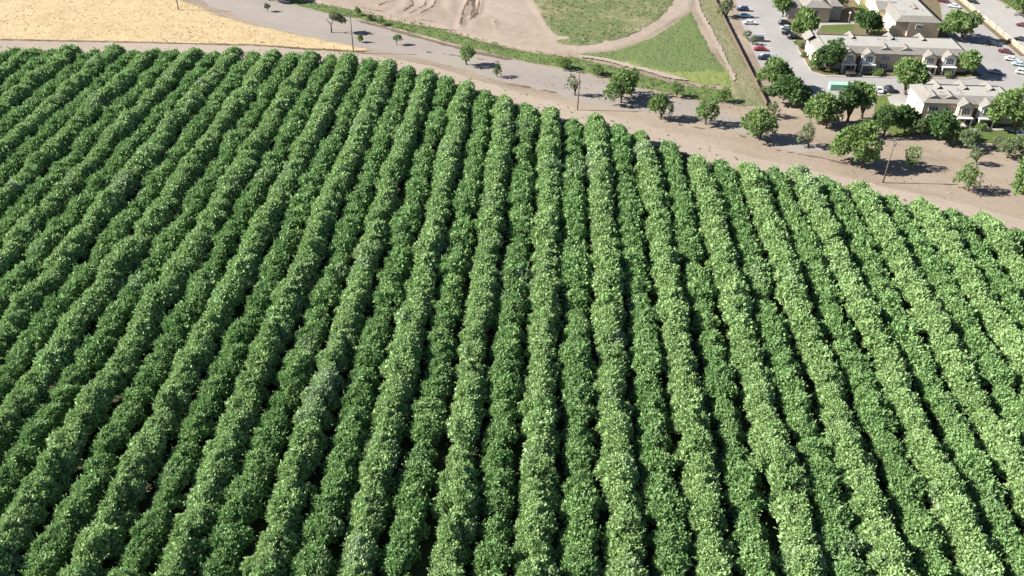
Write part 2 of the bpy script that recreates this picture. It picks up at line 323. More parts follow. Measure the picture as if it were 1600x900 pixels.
# ------------------------------------------------------------------ foliage
def crown_mesh(name, rx, ry, zc, rz, mat, seed, clumps, leaves, size, lobes=9, up=.35, lobe_r=.48, zmin=.5, nrm_j=.6, thin=1.0, dmin=.35, off=.35, core=.62, shoots=0, taper=0.0, spike=1.0):
    """tufts of leaves spaced over an uneven lobed crown; every leaf is its own small four-cornered blade"""
    g = np.random.default_rng(seed)
    d = g.normal(size=(lobes, 3)); d /= np.linalg.norm(d, axis=1)[:, None]; d[:, 2] = np.abs(d[:, 2])*1.1-.45
    C = d*(off+off*g.random((lobes, 1))); C = np.vstack([C, [[0, 0, .05]]])
    Rr = np.append(lobe_r*(.7+.6*g.random(lobes)), core)
    k = g.choice(len(Rr), size=clumps*6, p=Rr**2/np.sum(Rr**2))
    n = g.normal(size=(len(k), 3)); n /= np.linalg.norm(n, axis=1)[:, None]
    ns = n*np.array([1, 1, spike]); ns[:, 2] = np.where(n[:, 2] < 0, n[:, 2], ns[:, 2])
    Pn = C[k] + ns*(Rr[k]*(.72+.42*g.random(len(k))**1.4))[:, None]
    dist = np.linalg.norm(Pn[:, None, :]-C[None], axis=2)/Rr[None]
    ok = (dist.min(1) > .70) & (Pn[:, 2] > -1.0); Pn = Pn[ok]; n = n[ok]
    Pn[:, :2] *= 1+.4*np.clip(-Pn[:, 2:], 0, 1)
    Pn[:, 0] *= 1-taper*np.clip(Pn[:, 2], -.3, 1)
    sc = np.array([rx, ry, rz]); cen = Pn*sc + [0, 0, zc]
    keep = []
    acc = np.full((clumps, 3), 1e9)
    for q in range(len(cen)):
        if len(keep) >= clumps: break
        if ((acc[:len(keep)]-cen[q])**2).sum(1).min(initial=9) > dmin*dmin:
            acc[len(keep)] = cen[q]; keep.append(q)
    cen = cen[keep]; n = n[keep]
    cen[:, 2] = np.maximum(cen[:, 2], zmin+.3*g.random(len(cen)))
    out = n/sc; out /= np.linalg.norm(out, axis=1)[:, None]
    m = len(cen)
    cs = size*(.75+.6*g.random(m))
    base = np.repeat(cen, leaves, 0) + g.normal(size=(m*leaves, 3))*np.repeat(cs, leaves)[:, None]*.22
    ol = np.repeat(out, leaves, 0)
    dr = ol*.5 + g.normal(size=(m*leaves, 3))*.6 + [0, 0, up]
    dr /= np.linalg.norm(dr, axis=1)[:, None]
    sd_ = np.cross(dr, ol + [0, 0, .3] + g.normal(size=dr.shape)*nrm_j); sd_ /= np.linalg.norm(sd_, axis=1)[:, None]
    lk = np.ones(len(dr))
    if shoots:        # long upright shoots that stand clear of the crown
        q = g.choice(m, size=shoots, p=(cen[:, 2]-zmin+.2)/np.sum(cen[:, 2]-zmin+.2)); nl = 9
        sdir = out[q]*.55 + g.normal(size=(shoots, 3))*.28 + [0, 0, .7]; sdir /= np.linalg.norm(sdir, axis=1)[:, None]
        ln = .5+.9*g.random(shoots)**1.5; tt = np.tile(np.linspace(.1, 1, nl), shoots)*np.repeat(ln, nl)
        b2 = np.repeat(cen[q], nl, 0)+np.repeat(sdir, nl, 0)*tt[:, None]
        d2 = np.repeat(sdir, nl, 0)*.7+g.normal(size=b2.shape)*.5; d2 /= np.linalg.norm(d2, axis=1)[:, None]
        s2 = np.cross(d2, g.normal(size=d2.shape)+[0, 0, .5]); s2 /= np.linalg.norm(s2, axis=1)[:, None]
        base = np.vstack([base, b2]); dr = np.vstack([dr, d2]); sd_ = np.vstack([sd_, s2]); lk = np.full(len(dr), .62); lk[:m*leaves] = 1
        cs = np.concatenate([np.repeat(cs, leaves), np.full(len(d2), size)])
    else: cs = np.repeat(cs, leaves)
    L = (cs*lk*(.7+.6*g.random(len(dr))))[:, None]; Wd = L*(.22+.14*g.random((len(dr), 1)))*thin
    nrm = np.cross(dr, sd_)
    mid = base+dr*L*.5+nrm*L*.08
    V = np.stack([base, mid+sd_*Wd, base+dr*L, mid-sd_*Wd], 1).reshape(-1, 3)
    return V, np.arange(len(V)).reshape(-1, 4)
def crown(name, *a, **k):
    V, Fq = crown_mesh(name, *a, **k); return np_mesh(name, V, [Fq], a[4])
def trunk_mb(h, r, seed, spread=1.0, limbs=5, fork=.3):
    g = random.Random(seed); t = MB()
    lean = (g.uniform(-.06, .06)*h, g.uniform(-.06, .06)*h)
    zf = h*fork
    t.tube([(0, 0, -.1), (0, 0, .15), (lean[0]*.3, lean[1]*.3, zf*.6), (lean[0]*.6, lean[1]*.6, zf)], [r*1.5, r*1.1, r*.95, r*.85], 8)
    for i in range(limbs):
        a = 2*math.pi*(i+g.random()*.6)/limbs; e = spread*g.uniform(.5, 1.0)
        p0 = Vector((lean[0]*.6, lean[1]*.6, zf-.05)); p2 = Vector((math.cos(a)*e, math.sin(a)*e, h*g.uniform(.62, .85)))
        p1 = (p0+p2)/2+Vector((math.cos(a)*e*.12, math.sin(a)*e*.12, -.05*h))
        t.tube([p0, p1, p2], [r*.6, r*.42, r*.14], 6)
        for s in range(2):
            b = a+g.uniform(-1, 1); q = p1.lerp(p2, g.uniform(.2, .7))
            t.tube([q, q+Vector((math.cos(b)*e*.35, math.sin(b)*e*.35, h*.12))], [r*.25, r*.08], 5)
    return t

# ------------------------------------------------------------------ the orchard
ROW0, PAIR, STEP = 1.2, 12.6, 5.0          # centre of a tall row, spacing of the tall rows, spacing of the trees
_edge_px = [(-330, 70), (0, 74), (100, 74), (260, 75), (400, 78), (555, 84), (640, 97), (712, 117), (800, 146), (865, 166), (940, 178), (1012, 200), (1095, 236), (1180, 250), (1262, 254), (1345, 282), (1432, 306), (1520, 324), (1600, 345), (1800, 392)]
_edge = sorted([tuple(at(x, y-(8 if x < 560 else 4), 5.2)[:2]) for x, y in _edge_px])
_ex = np.array([p[0] for p in _edge]); _ey = np.array([p[1] for p in _edge])
tallV = [crown("crown", 2.95, 4.0, 3.1, 2.85, L_TALL, 100+i, 760, 8, .48, lobes=34, up=.6, lobe_r=.25, dmin=.28, shoots=110, taper=.14, thin=.95, nrm_j=.45, off=.44, core=.45, spike=1.6) for i in range(8)]
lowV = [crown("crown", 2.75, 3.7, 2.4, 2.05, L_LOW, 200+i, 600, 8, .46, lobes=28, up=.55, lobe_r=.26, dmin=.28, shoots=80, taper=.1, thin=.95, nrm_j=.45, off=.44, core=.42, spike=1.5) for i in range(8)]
trunkT = [trunk_mb(5.4, .16, 300+i, 1.9, 4, .2).mesh("trunk", BARK, True) for i in range(2)]
trunkL = [trunk_mb(4.0, .13, 320+i, 1.6, 4, .2).mesh("trunk", BARK, True) for i in range(2)]
spots = []
g = random.Random(11)
for k in range(-30, 28):
    for low in (0, 1):
        X = ROW0 + PAIR*k + (PAIR/2 if low else 0)
        yend = float(np.interp(X, _ex, _ey))
        y = yend - 2.6 - g.random()*.4
        while y > 40:
            x_, y_ = X+g.uniform(-.22, .22), y+g.uniform(-.35, .35)
            wob = float(vnoise(k*37.7+low*11.3, y/13.0, 1.0, 2)); wo2 = float(vnoise(k*23.1+low*7.7+50, y/9.0, 1.0, 2))
            x_ += (wob-.5)*1.5
            s = g.uniform(.93, 1.07)*(.82+.34*wo2); zs = s*g.uniform(.92, 1.08)*(1.08 if low else .96)
            if yend - y < 4: s *= .9; zs *= .82
            if g.random() < (.06 if low else .025): s *= .82; zs *= .75
            h = (4.4 if low else 6.0)*zs
            c = seen((x_, y_, h*.6)); tp = seen((x_, y_, h))
            m = 3.4*1400/ (FWD.dot(Vector((x_, y_, -CAM_H+3))))
            vis = -m*.6 < c[0] < 1600+m*.6 and tp[1] < 900 and c[1] > 0
            near = -m*10 < c[0] < 1600+m*10 and tp[1] < 900+m*6
            if vis or near:
                spots.append((x_, y_, s, zs, low, k, (g.random()-.5)*.5+(math.pi if g.random() < .5 else 0), vis))
            y -= STEP*g.uniform(.94, 1.06)
spots.sort(key=lambda t: (not t[7], t[0]**2+t[1]**2+CAM_H**2))
NEAR = 296
_ord = ["first", "second", "third", "fourth", "fifth", "sixth", "seventh", "eighth", "ninth", "tenth", "eleventh", "twelfth", "thirteenth", "fourteenth", "fifteenth", "sixteenth", "seventeenth", "eighteenth", "nineteenth", "twentieth"]
ind = spots[:NEAR]; rest = spots[NEAR:]
def row_words(low):
    """how each row can be found: where it runs out of the photo, and its place among the rows that do so there"""
    end = {}
    for k in range(-30, 28):
        X = ROW0+PAIR*k+(PAIR/2 if low else 0); y = 20.0
        while seen((X, y, 3.2 if low else 4.6))[1] > 899: y += .5
        end[k] = seen((X, y, 3.2 if low else 4.6))[0]
    L_ = sorted([k for k in end if end[k] < 0], reverse=True); B_ = sorted([k for k in end if 0 <= end[k] <= 1600]); R_ = sorted([k for k in end if end[k] > 1600])
    out = {k: "meeting the bottom edge %s from the left" % _ord[i] for i, k in enumerate(B_)}
    out.update({k: "leaving by the left edge, %s above the corner" % _ord[i] for i, k in enumerate(L_[:20])})
    out.update({k: "leaving by the right edge, %s above the corner" % _ord[i] for i, k in enumerate(R_[:20])})
    return out
ROWW = [row_words(0), row_words(1)]
for i, (x, y, s, zs, low, k, rot, vis) in enumerate(ind):
    o = empty("orchard_tree", (x, y, 0), rot); o.scale = (s, s, zs)
    lab = ("low dark tree in the darker row " if low else "tall green tree in the bright row ")+ROWW[low][k]
    tag(o, lab, "tree", "orchard trees in rows")
    link("crown", (lowV if low else tallV)[i*5 % 8], o); link("trunk", (trunkL if low else trunkT)[i % 2], o)
# the trees farther up the rows: one mass
massV = [crown_mesh("c", 2.95, 4.0, 3.1, 2.85, L_TALL, 400+i, 520, 6, .56, lobes=34, up=.6, lobe_r=.25, dmin=.34, shoots=40, taper=.14, nrm_j=.45, off=.44, core=.45, spike=1.6) for i in range(8)]
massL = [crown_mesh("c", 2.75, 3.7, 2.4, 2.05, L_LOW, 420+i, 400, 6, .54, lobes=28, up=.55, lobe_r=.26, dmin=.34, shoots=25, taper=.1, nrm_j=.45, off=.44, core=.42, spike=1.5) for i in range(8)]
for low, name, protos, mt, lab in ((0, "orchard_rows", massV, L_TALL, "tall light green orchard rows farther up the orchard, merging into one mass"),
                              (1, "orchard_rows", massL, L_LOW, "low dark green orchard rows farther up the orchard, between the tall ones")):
    VV = []; nv = 0
    for i, (x, y, s, zs, lw, k, rot, vis) in enumerate(rest):
        if lw != low: continue
        V = protos[i*5 % 8][0]; c, sn = math.cos(rot), math.sin(rot)
        W = np.stack([(V[:, 0]*c-V[:, 1]*sn)*s+x, (V[:, 0]*sn+V[:, 1]*c)*s+y, V[:, 2]*zs], 1); VV.append(W.astype(np.float32))
    VV = np.concatenate(VV)
    tag(link(name, np_mesh(name, VV, [np.arange(len(VV)).reshape(-1, 4)], mt)), lab, "orchard", None, "stuff")
print("orchard:", len(spots), "visible", sum(t[7] for t in spots))

# ------------------------------------------------------------------ single trees: (left px, right px, top px, base px x, base px y, kind, name, label)
G_LOT = "trees standing on the dirt strip"; G_HOUSE = "trees among the houses"
KIND = dict(mid=L_OAK, dark=L_DARK, olive=L_OLIVE, lime=L_LIME)
TREES = []
def single_tree(l, r_, top, bx, by, kind, label, group, seed, name="tree", bare=0.07):
    b = at(bx, by); hh = 2.0
    for _ in range(40):
        yy = seen((b.x, b.y, hh))[1]
        hh *= 1 + max(-.3, min(.3, (yy-top)/max(6, by-top)))
    hh = max(hh, 1.0)
    pxm = F_PX/FWD.dot(Vector((b.x, b.y, hh*.6-CAM_H)))
    wr = (r_-l)/2/pxm*(.9 if group == G_HOUSE else .80)
    off = ((l+r_)/2 - seen((b.x, b.y, hh*.55))[0])/pxm
    o = empty(name, b, 0)
    tag(o, label, "tree" if "tree" in name else "shrub", group)
    z0 = hh*bare
    cl = int(min(520, max(60, 60+wr*wr*8 + wr*hh*4))); sz = min(.72, max(.3, wr*.17))
    me = crown("crown", wr, wr*.95, (hh+z0)/2, (hh-z0)/2, KIND[kind], seed, cl, 9, sz, lobes=8+seed % 5, up=.25, lobe_r=.40, zmin=z0*.8, dmin=sz*.62, shoots=25, off=.42, core=.55)
    c = link("crown", me, o, (off*.8, 0, 0))
    trunk_mb(hh*.9, max(.07, .035*hh), seed, wr*.6, 5, max(.12, bare*.9)).build("trunk", BARK, o, smooth=True)
    return o
lot = [
 (1308, 1382, 187, 1347, 260, "lime", "big broad bright green tree left of the leaning utility pole on the dirt"),
 (1158, 1213, 164, 1187, 217, "mid", "round full tree on the dirt just below the end of the fence"),
 (1192, 1218, 158, 1208, 183, "olive", "small tree touching the back of the round tree below the fence end"),
 (1246, 1276, 187, 1263, 229, "olive", "narrow olive tree on the dirt left of the big bright tree"),
 (1085, 1126, 151, 1102, 194, "mid", "medium tree on the dirt under the lower corner of the grass triangle"),
 (1118, 1145, 136, 1132, 159, "lime", "small tree at the lower corner of the grass triangle"),
 (1007, 1049, 145, 1032, 186, "mid", "medium tree on the dirt right of the broad double tree"),
 (1044, 1070, 126, 1057, 152, "mid", "small tree at the edge of the weeds behind a medium tree"),
 (942, 992, 108, 970, 160, "mid", "broad leafy tree at the edge of the grey dirt, left half of a pair"),
 (966, 1004, 103, 986, 150, "lime", "taller leafy tree at the edge of the grey dirt, right half of a pair"),
 (883, 907, 113, 898, 149, "olive", "slender tree right beside the utility pole at the middle of the dirt"),
 (715, 747, 65, 729, 101, "mid", "lone round tree on the grey dirt road below the weed strip"),
 (769, 786, 96, 777, 120, "dark", "small dark conical tree near the orchard edge on the grey dirt"),
 (1411, 1443, 229, 1424, 263, "mid", "small tree on the dirt right of the leaning utility pole"),
 (1493, 1534, 253, 1512, 298, "mid", "rounded tree on the dirt near the right end of the orchard edge"),
 (1510, 1538, 229, 1525, 257, "olive", "small thin tree behind the rounded tree at the orchard's right end"),
 (1556, 1592, 211, 1574, 246, "olive", "grey olive tree with a bare stem below the bright lawn"),
 (1575, 1640, 238, 1606, 314, "mid", "large tree cut by the right picture edge on the dirt"),
 (1590, 1640, 205, 1614, 245, "olive", "greyish tree cut by the right picture edge below the lawn"),
]
for i, t in enumerate(lot): single_tree(*t, G_LOT, 500+i)
far = [
 (511, 542, 19, 518, 51, "olive", "thin tree with a bare stem and flat crown left of the far utility pole", .5),
 (614, 630, 53, 620, 70, "lime", "tiny thin tree alone on the grey road right of the far utility pole", .3),
 (559, 568, 54, 562, 66, "lime", "sapling at the foot of the far utility pole", .1),
 (413, 423, 5, 418, 18, "olive", "tiny dark tree on the grey road near the top of the photo", .3),
 (418, 458, -34, 421, 1, "dark", "tree cut by the top edge casting a long shadow over the road", .3),
]
for i, t in enumerate(far): single_tree(*t[:7], G_LOT, 540+i, bare=t[7])
shr = [(552, 565, 10, 558, 24, "mid", "dark green shrub in the weed strip behind the far utility pole"),
       (588, 602, 26, 595, 39, "mid", "dark green shrub in the weed strip right of the far utility pole"),
       (572, 584, 22, 578, 32, "olive", "low shrub between two darker shrubs in the weed strip"),
       (868, 896, 90, 880, 108, "lime", "bright low shrub at the lower edge of the weed strip near the middle pole"),
       (920, 946, 100, 932, 117, "mid", "spreading shrub at the weed edge left of the broad double tree")]
for i, t in enumerate(shr): single_tree(*t, "shrubs in the weed strip", 560+i, name="shrub", bare=.02)

house_trees = [
 (1202, 1240, -12, 1222, 26, "mid", "tree at the top beside the left car park, left of the grey roofed house"),
 (1231, 1282, 13, 1256, 63, "mid", "full round tree in front of the small grey roofed house", ),
 (1332, 1377, 17, 1354, 54, "dark", "dark olive tree on the lawn between the small house and the cream block"),
 (1476, 1531, 14, 1503, 64, "mid", "large round tree behind the long row house, by the right car park"),
 (1277, 1319, 56, 1299, 111, "dark", "tall dark tree against the left end of the long row house"),
 (1387, 1446, 82, 1414, 148, "mid", "broad bright tree across the street from the lower row house's left end"),
 (1494, 1537, 74, 1516, 118, "mid", "tree in front of the right end of the long row house"),
 (1186, 1241, 92, 1213, 140, "mid", "bright bushy tree at the lower end of the left car park"),
 (1205, 1263, 118, 1236, 168, "dark", "dark tree just below the bright bushy one at the end of the fence"),
 (1261, 1312, 141, 1285, 195, "mid", "tree below the pale green container, left of a dense pair"),
 (1303, 1345, 126, 1324, 190, "dark", "dark dense tree right in front of the pale green container"),
 (1322, 1368, 119, 1346, 185, "mid", "taller bright tree right of the pale green container"),
 (1386, 1436, 158, 1411, 206, "dark", "dark tree at the left end of the lower row house"),
 (1440, 1494, 172, 1467, 218, "dark", "bushy dark tree in front of the lower row house"),
 (1494, 1531, 197, 1511, 232, "olive", "small olive tree left of the bright lawn"),
 (1554, 1616, 129, 1584, 208, "mid", "tall leafy tree over the right end of the lower row house"),
 (1568, 1640, -28, 1600, 20, "mid", "tree across the street in the top right corner"),
 (1122, 1148, -8, 1135, 26, "olive", "sparse olive tree by the top of the fence"),
 (1303, 1326, -16, 1313, 14, "dark", "dark tree at the top behind the small grey roofed house"),
 (1364, 1398, 160, 1380, 212, "dark", "dark tree on the lawn left of the one at the lower row house's end"),
 (1424, 1450, 182, 1437, 216, "olive", "low dusty tree between two dark trees at the lower row house"),
 (1278, 1306, 160, 1291, 200, "dark", "low dark tree below the pale green container's left end"),
 (1340, 1372, 186, 1356, 212, "dark", "low dark tree in the shade behind the big bright tree"),
]
for i, t in enumerate(house_trees): single_tree(*t, G_HOUSE, 600+i)
bush = [(1160, 1176, 46, 1167, 60, "olive", "grey green bush at the fence side of the car park, above the dark van"),
        (1170, 1184, 56, 1175, 70, "olive", "bush at the fence side of the car park, left of the dark van"),
        (1186, 1202, 134, 1194, 148, "olive", "dry bush at the foot of the fence"),
        (1262, 1282, 94, 1271, 108, "mid", "round bush at the front left corner of the long row house"),
        (1248, 1258, 66, 1252, 76, "olive", "brownish bush along the left wall of the long row house"),
        (1252, 1262, 80, 1256, 90, "olive", "dark bush at the middle of the long row house's left wall"),
        (1362, 1384, 108, 1373, 118, "mid", "low bush under the windows of the long row house"),
        (1430, 1452, 112, 1440, 120, "olive", "low bush by the left porch of the long row house's right pair"),
        (1472, 1492, 112, 1482, 121, "olive", "low bush by the right porch of the long row house"),
        (1520, 1544, 193, 1531, 203, "lime", "yellow green bush by the porch of the lower row house"),
        (1546, 1562, 190, 1553, 198, "mid", "small bush at the right corner of the lower row house"),
        (1488, 1502, 188, 1495, 200, "mid", "small bush left of the dark entry of the lower row house"),
        (1548, 1574, 212, 1560, 230, "olive", "pale bush at the lower edge of the bright lawn")]
for i, t in enumerate(bush): single_tree(*t, "bushes round the houses", 640+i, name="bush", bare=.02)

# ------------------------------------------------------------------ the estate: asphalt, lawns, walls
def G2(px, py, z=0): v = at(px, py, z); return v.x, v.y
patch("car_park_asphalt", [(1148, -60), (1150, 0), (1156, 30), (1172, 68), (1192, 112), (1222, 128), (1262, 150), (1300, 162), (1380, 168), (1420, 150), (1470, 158), (1660, 150), (1660, 90), (1600, 83), (1560, 56), (1520, 26), (1480, -10), (1470, -60)],
      M_ASPH, .05, "pale worn asphalt of the estate's lanes and car parks", "asphalt", .5, .05, 3)
patch("street", [(1500, -60), (1498, -2), (1540, 26), (1592, 74), (1700, 140), (1760, 90), (1600, 24), (1556, 0), (1540, -60)], M_CONC, .054, "pale concrete street in the top right corner", "street", .6, .05, 3)
patch("street_verge", [(1552, -60), (1562, 0), (1600, 21), (1720, 66), (1760, -60)], M_LAWN, .058, "grass verge across the street in the top right corner", "verge", .5, .3, 3)
def island(name, poly, mat, label, cat, h=.14, kerb=True):
    """a raised lawn or walk with a concrete kerb round it"""
    P = [G2(*p) for p in poly]
    a = sum(P[i][0]*P[(i+1) % len(P)][1]-P[(i+1) % len(P)][0]*P[i][1] for i in range(len(P)))
    if a < 0: P = P[::-1]
    m = MB(); m.poly([(x, y, h) for x, y in P])
    o = m.build(name, mat); tag(o, label, cat, None, "structure")
    if kerb:
        k = MB(); n = len(P)
        for i in range(n):
            p = Vector(P[i]); q = Vector(P[(i+1) % n]); d = (q-p).normalized(); s = Vector((d.y, -d.x))*.22
            k.hexa([(*p, 0), (*(p+s), 0), (*(q+s), 0), (*q, 0), (*p, h+.02), (*(p+s), h+.02), (*(q+s), h+.02), (*q, h+.02)])
        tag(k.build(name.split("_")[0]+"_kerb", M_KERB), "pale concrete kerb round the "+label, "kerb", None, "structure")
    return o
M_BED = ground_mat("planting_bed", [(.16, .13, .08), (.24, .19, .12), (.20, .21, .09)], (0.2, .8, 3), bump=.2)
island("planted_strip", [(1213, -30), (1218, 4), (1236, 46), (1248, 78), (1268, 112), (1290, 118), (1380, 120), (1510, 122), (1530, 118), (1514, 92), (1474, 46), (1468, 0), (1466, -30)], M_BED,
       "planted ground round the three upper houses", "bed")
for nm, poly, mt, lab, z in (
   ("lawn", [(1284, 40), (1334, 38), (1336, 46), (1322, 52), (1284, 50)], M_LAWN, "small bright lawn behind the long row house", .16),
   ("lawn", [(1334, 4), (1346, 2), (1366, 30), (1378, 52), (1368, 56), (1350, 26)], M_LAWN, "narrow lawn along the cream block's left wall", .16),
   ("lawn", [(1278, 110), (1320, 113), (1376, 116), (1376, 118.5), (1320, 117), (1282, 115)], M_LAWN, "thin lawn strip along the front of the long row house", .16),
   ("lawn", [(1482, 117), (1530, 115.5), (1534, 119), (1490, 120.5)], M_LAWN, "thin lawn strip at the right front of the long row house", .16),
   ("lawn", [(1238, 65), (1248, 63), (1252, 68), (1243, 71)], M_LAWN, "tiny lawn by the left car park kerb", .16),
   ("walk", [(1276, 37), (1334, 35), (1336, 38), (1284, 40), (1274, 54), (1268, 54)], M_CONC, "pale concrete walk behind the long row house", .163),
   ("walk", [(1290, 118.2), (1380, 120.2), (1510, 122.2), (1530, 119), (1532, 121), (1512, 124), (1380, 122), (1290, 120)], M_CONC, "pale sidewalk along the front of the long row house", .165)):
    m = MB(); P = [G2(*p) for p in poly]
    a = sum(P[i][0]*P[(i+1) % len(P)][1]-P[(i+1) % len(P)][0]*P[i][1] for i in range(len(P)))
    m.poly([(x, y, z) for x, y in (P if a > 0 else P[::-1])]); tag(m.build(nm, mt), lab, nm, None, "structure")
patch("lawn", [(1366, 150), (1392, 148), (1418, 158), (1440, 150), (1560, 160), (1660, 170), (1660, 232), (1560, 224), (1500, 222), (1440, 208), (1400, 214), (1366, 196)], M_LAWN, .1, "lawn round the lower row house", "lawn", .4, .3, 3)
m = MB(); P = [G2(*p) for p in [(1515, 208), (1570, 203), (1592, 212), (1640, 216), (1640, 208), (1596, 203), (1576, 199), (1516, 202)]]
m.poly([(x, y, .13) for x, y in P[::-1]]); tag(m.build("walk", M_CONC), "pale curved walk below the lower row house", "walk", None, "structure")
m = MB(); P = [G2(*p) for p in [(1386, 152), (1396, 149), (1410, 150), (1420, 156), (1416, 166), (1402, 167), (1390, 162)]]
m.poly([(x, y, .13) for x, y in P[::-1]]); tag(m.build("walk", M_CONC), "rounded pale concrete pad by the lower row house's left end", "walk", None, "structure")

# ------------------------------------------------------------------ houses
M_CREAM = plain("cream_stucco", (.68, .60, .45), .9, .1, var=.05); M_TAN = plain("tan_brick", (.52, .41, .31), .9, .1, var=.15, scale=1.2)
M_SHING = plain("grey_shingle", (.20, .187, .168), .9, .1, var=.14, scale=1.0); M_FLAT = plain("pale_roofing", (.30, .292, .27), .85, .1, var=.06, scale=.3)
M_WHITE = plain("white_trim", (.66, .65, .62), .6, .2, var=.03); M_GLASS = plain("window_glass", (.035, .045, .06), .08, .6, var=.2)
M_DOOR_RECESS = plain("door_recess_brown", (.10, .06, .04), .5, .3); M_GREYW = plain("grey_wall", (.27, .275, .27), .9, .1)  # door brown also darkens the entry recess; plain grey for small house walls
M_METAL = plain("vent_metal", (.35, .35, .35), .5, .4, .6)

def window(parent, x, y, z, w_, h, axis='y', s=-1, arch=False, cols=2):
    """white frame proud of the wall with the pane inside it; axis y faces front (s=-1), axis x faces left (s=-1)"""
    def put(mb, a0, a1, z0, z1, d0, d1):
        lo, hi = min(s*d0, s*d1), max(s*d0, s*d1)
        if axis == 'y': mb.box(x+a0, x+a1, y+lo, y+hi, z+z0, z+z1)
        else: mb.box(x+lo, x+hi, y+a0, y+a1, z+z0, z+z1)
    f = MB(); t = .11
    put(f, -w_/2-t, w_/2+t, -t, 0, 0, .12); put(f, -w_/2-t, w_/2+t, h, h+t, 0, .12)
    for c in range(cols+1):
        xc = -w_/2+w_*c/cols; hw = t/2 if 0 < c < cols else t/2
        put(f, xc-hw, xc+hw, 0, h, 0, .10)
    put(f, -w_/2, w_/2, h*.5-.03, h*.5+.03, 0, .09)
    if arch and axis == 'y':
        n = 8
        for i in range(n):
            a0, a1 = math.pi*i/n, math.pi*(i+1)/n; r0, r1 = w_/2+.02, w_/2+.22; k = .45
            q = [(x+r*math.cos(a), z+h+t+r*math.sin(a)*k) for r, a in ((r0, a0), (r1, a0), (r1, a1), (r0, a1))]
            f.hexa([(p[0], y-.002, p[1]) for p in q]+[(p[0], y-.13, p[1]) for p in q])
    o = f.build("window", M_WHITE, parent)
    g_ = MB(); put(g_, -w_/2, w_/2, 0, h, .0, .05); g_.build("pane", M_GLASS, o)
    if arch and axis == 'y':
        g2 = MB(); n = 8; pts = [(x+(w_/2)*math.cos(math.pi*i/n), y-.05, z+h+t+.002+(w_/2)*.45*math.sin(math.pi*i/n)) for i in range(n+1)]
        g2.poly(pts[::-1]); g2.build("arched_pane", M_GLASS, o)
    return o
def mansard(parent, x0, x1, y0, y1, z, inset, rise, over=.45):
    """shingled slopes all round with a pale flat deck inside"""
    X0, X1, Y0, Y1 = x0-over, x1+over, y0-over, y1+over
    a = [(X0, Y0), (X1, Y0), (X1, Y1), (X0, Y1)]
    b = [(X0+inset, Y0+inset), (X1-inset, Y0+inset), (X1-inset, Y1-inset), (X0+inset, Y1-inset)]
    m = MB()
    for i in range(4):
        j = (i+1) % 4
        m.poly([(*a[i], z), (*a[j], z), (*b[j], z+rise), (*b[i], z+rise)])
        m.poly([(*a[i], z-.22), (*a[j], z-.22), (*a[j], z), (*a[i], z)])
        m.poly([(*b[i], z+rise), (*b[j], z+rise), (*b[j], z+rise-.5), (*b[i], z+rise-.5)])
    m.poly([(*p, z-.22) for p in a][::-1])
    r = m.build("roof", M_SHING, parent)
    d = MB(); d.poly([(*p, z+rise-.35) for p in b]); d.build("flat_roof", M_FLAT, r)
    return r
def gable(parent, xc, w_, y_front, y_back, z, rise, name="gable_roof", side=-1, face=None):
    """a cross gable, ridge along Y; side -1 its face looks to the front, +1 to the back"""
    h = w_/2+.3; yf = y_front+.35*side
    m = MB()
    for k in (-1, 1):
        p = [(xc+k*h, yf, z), (xc, yf, z+rise), (xc, y_back, z+rise), (xc+k*h, y_back, z)]
        m.poly(p if k*side > 0 else p[::-1])
        q = [(a[0], a[1], a[2]-.16) for a in p]; m.poly(q[::-1] if k*side > 0 else q)
        m.poly([p[0], p[1], q[1], q[0]]); m.poly([p[0], q[0], q[3], p[3]])
    r = m.build(name, M_SHING, parent)
    f = MB(); yy = y_front+.02*side
    f.poly([(xc-w_/2, yy, z-.1), (xc+w_/2, yy, z-.1), (xc, yy, z+rise*.9)] if side < 0 else [(xc+w_/2, yy, z-.1), (xc-w_/2, yy, z-.1), (xc, yy, z+rise*.9)])
    f.build("gable_face", face or M_CREAM, r)
    return r
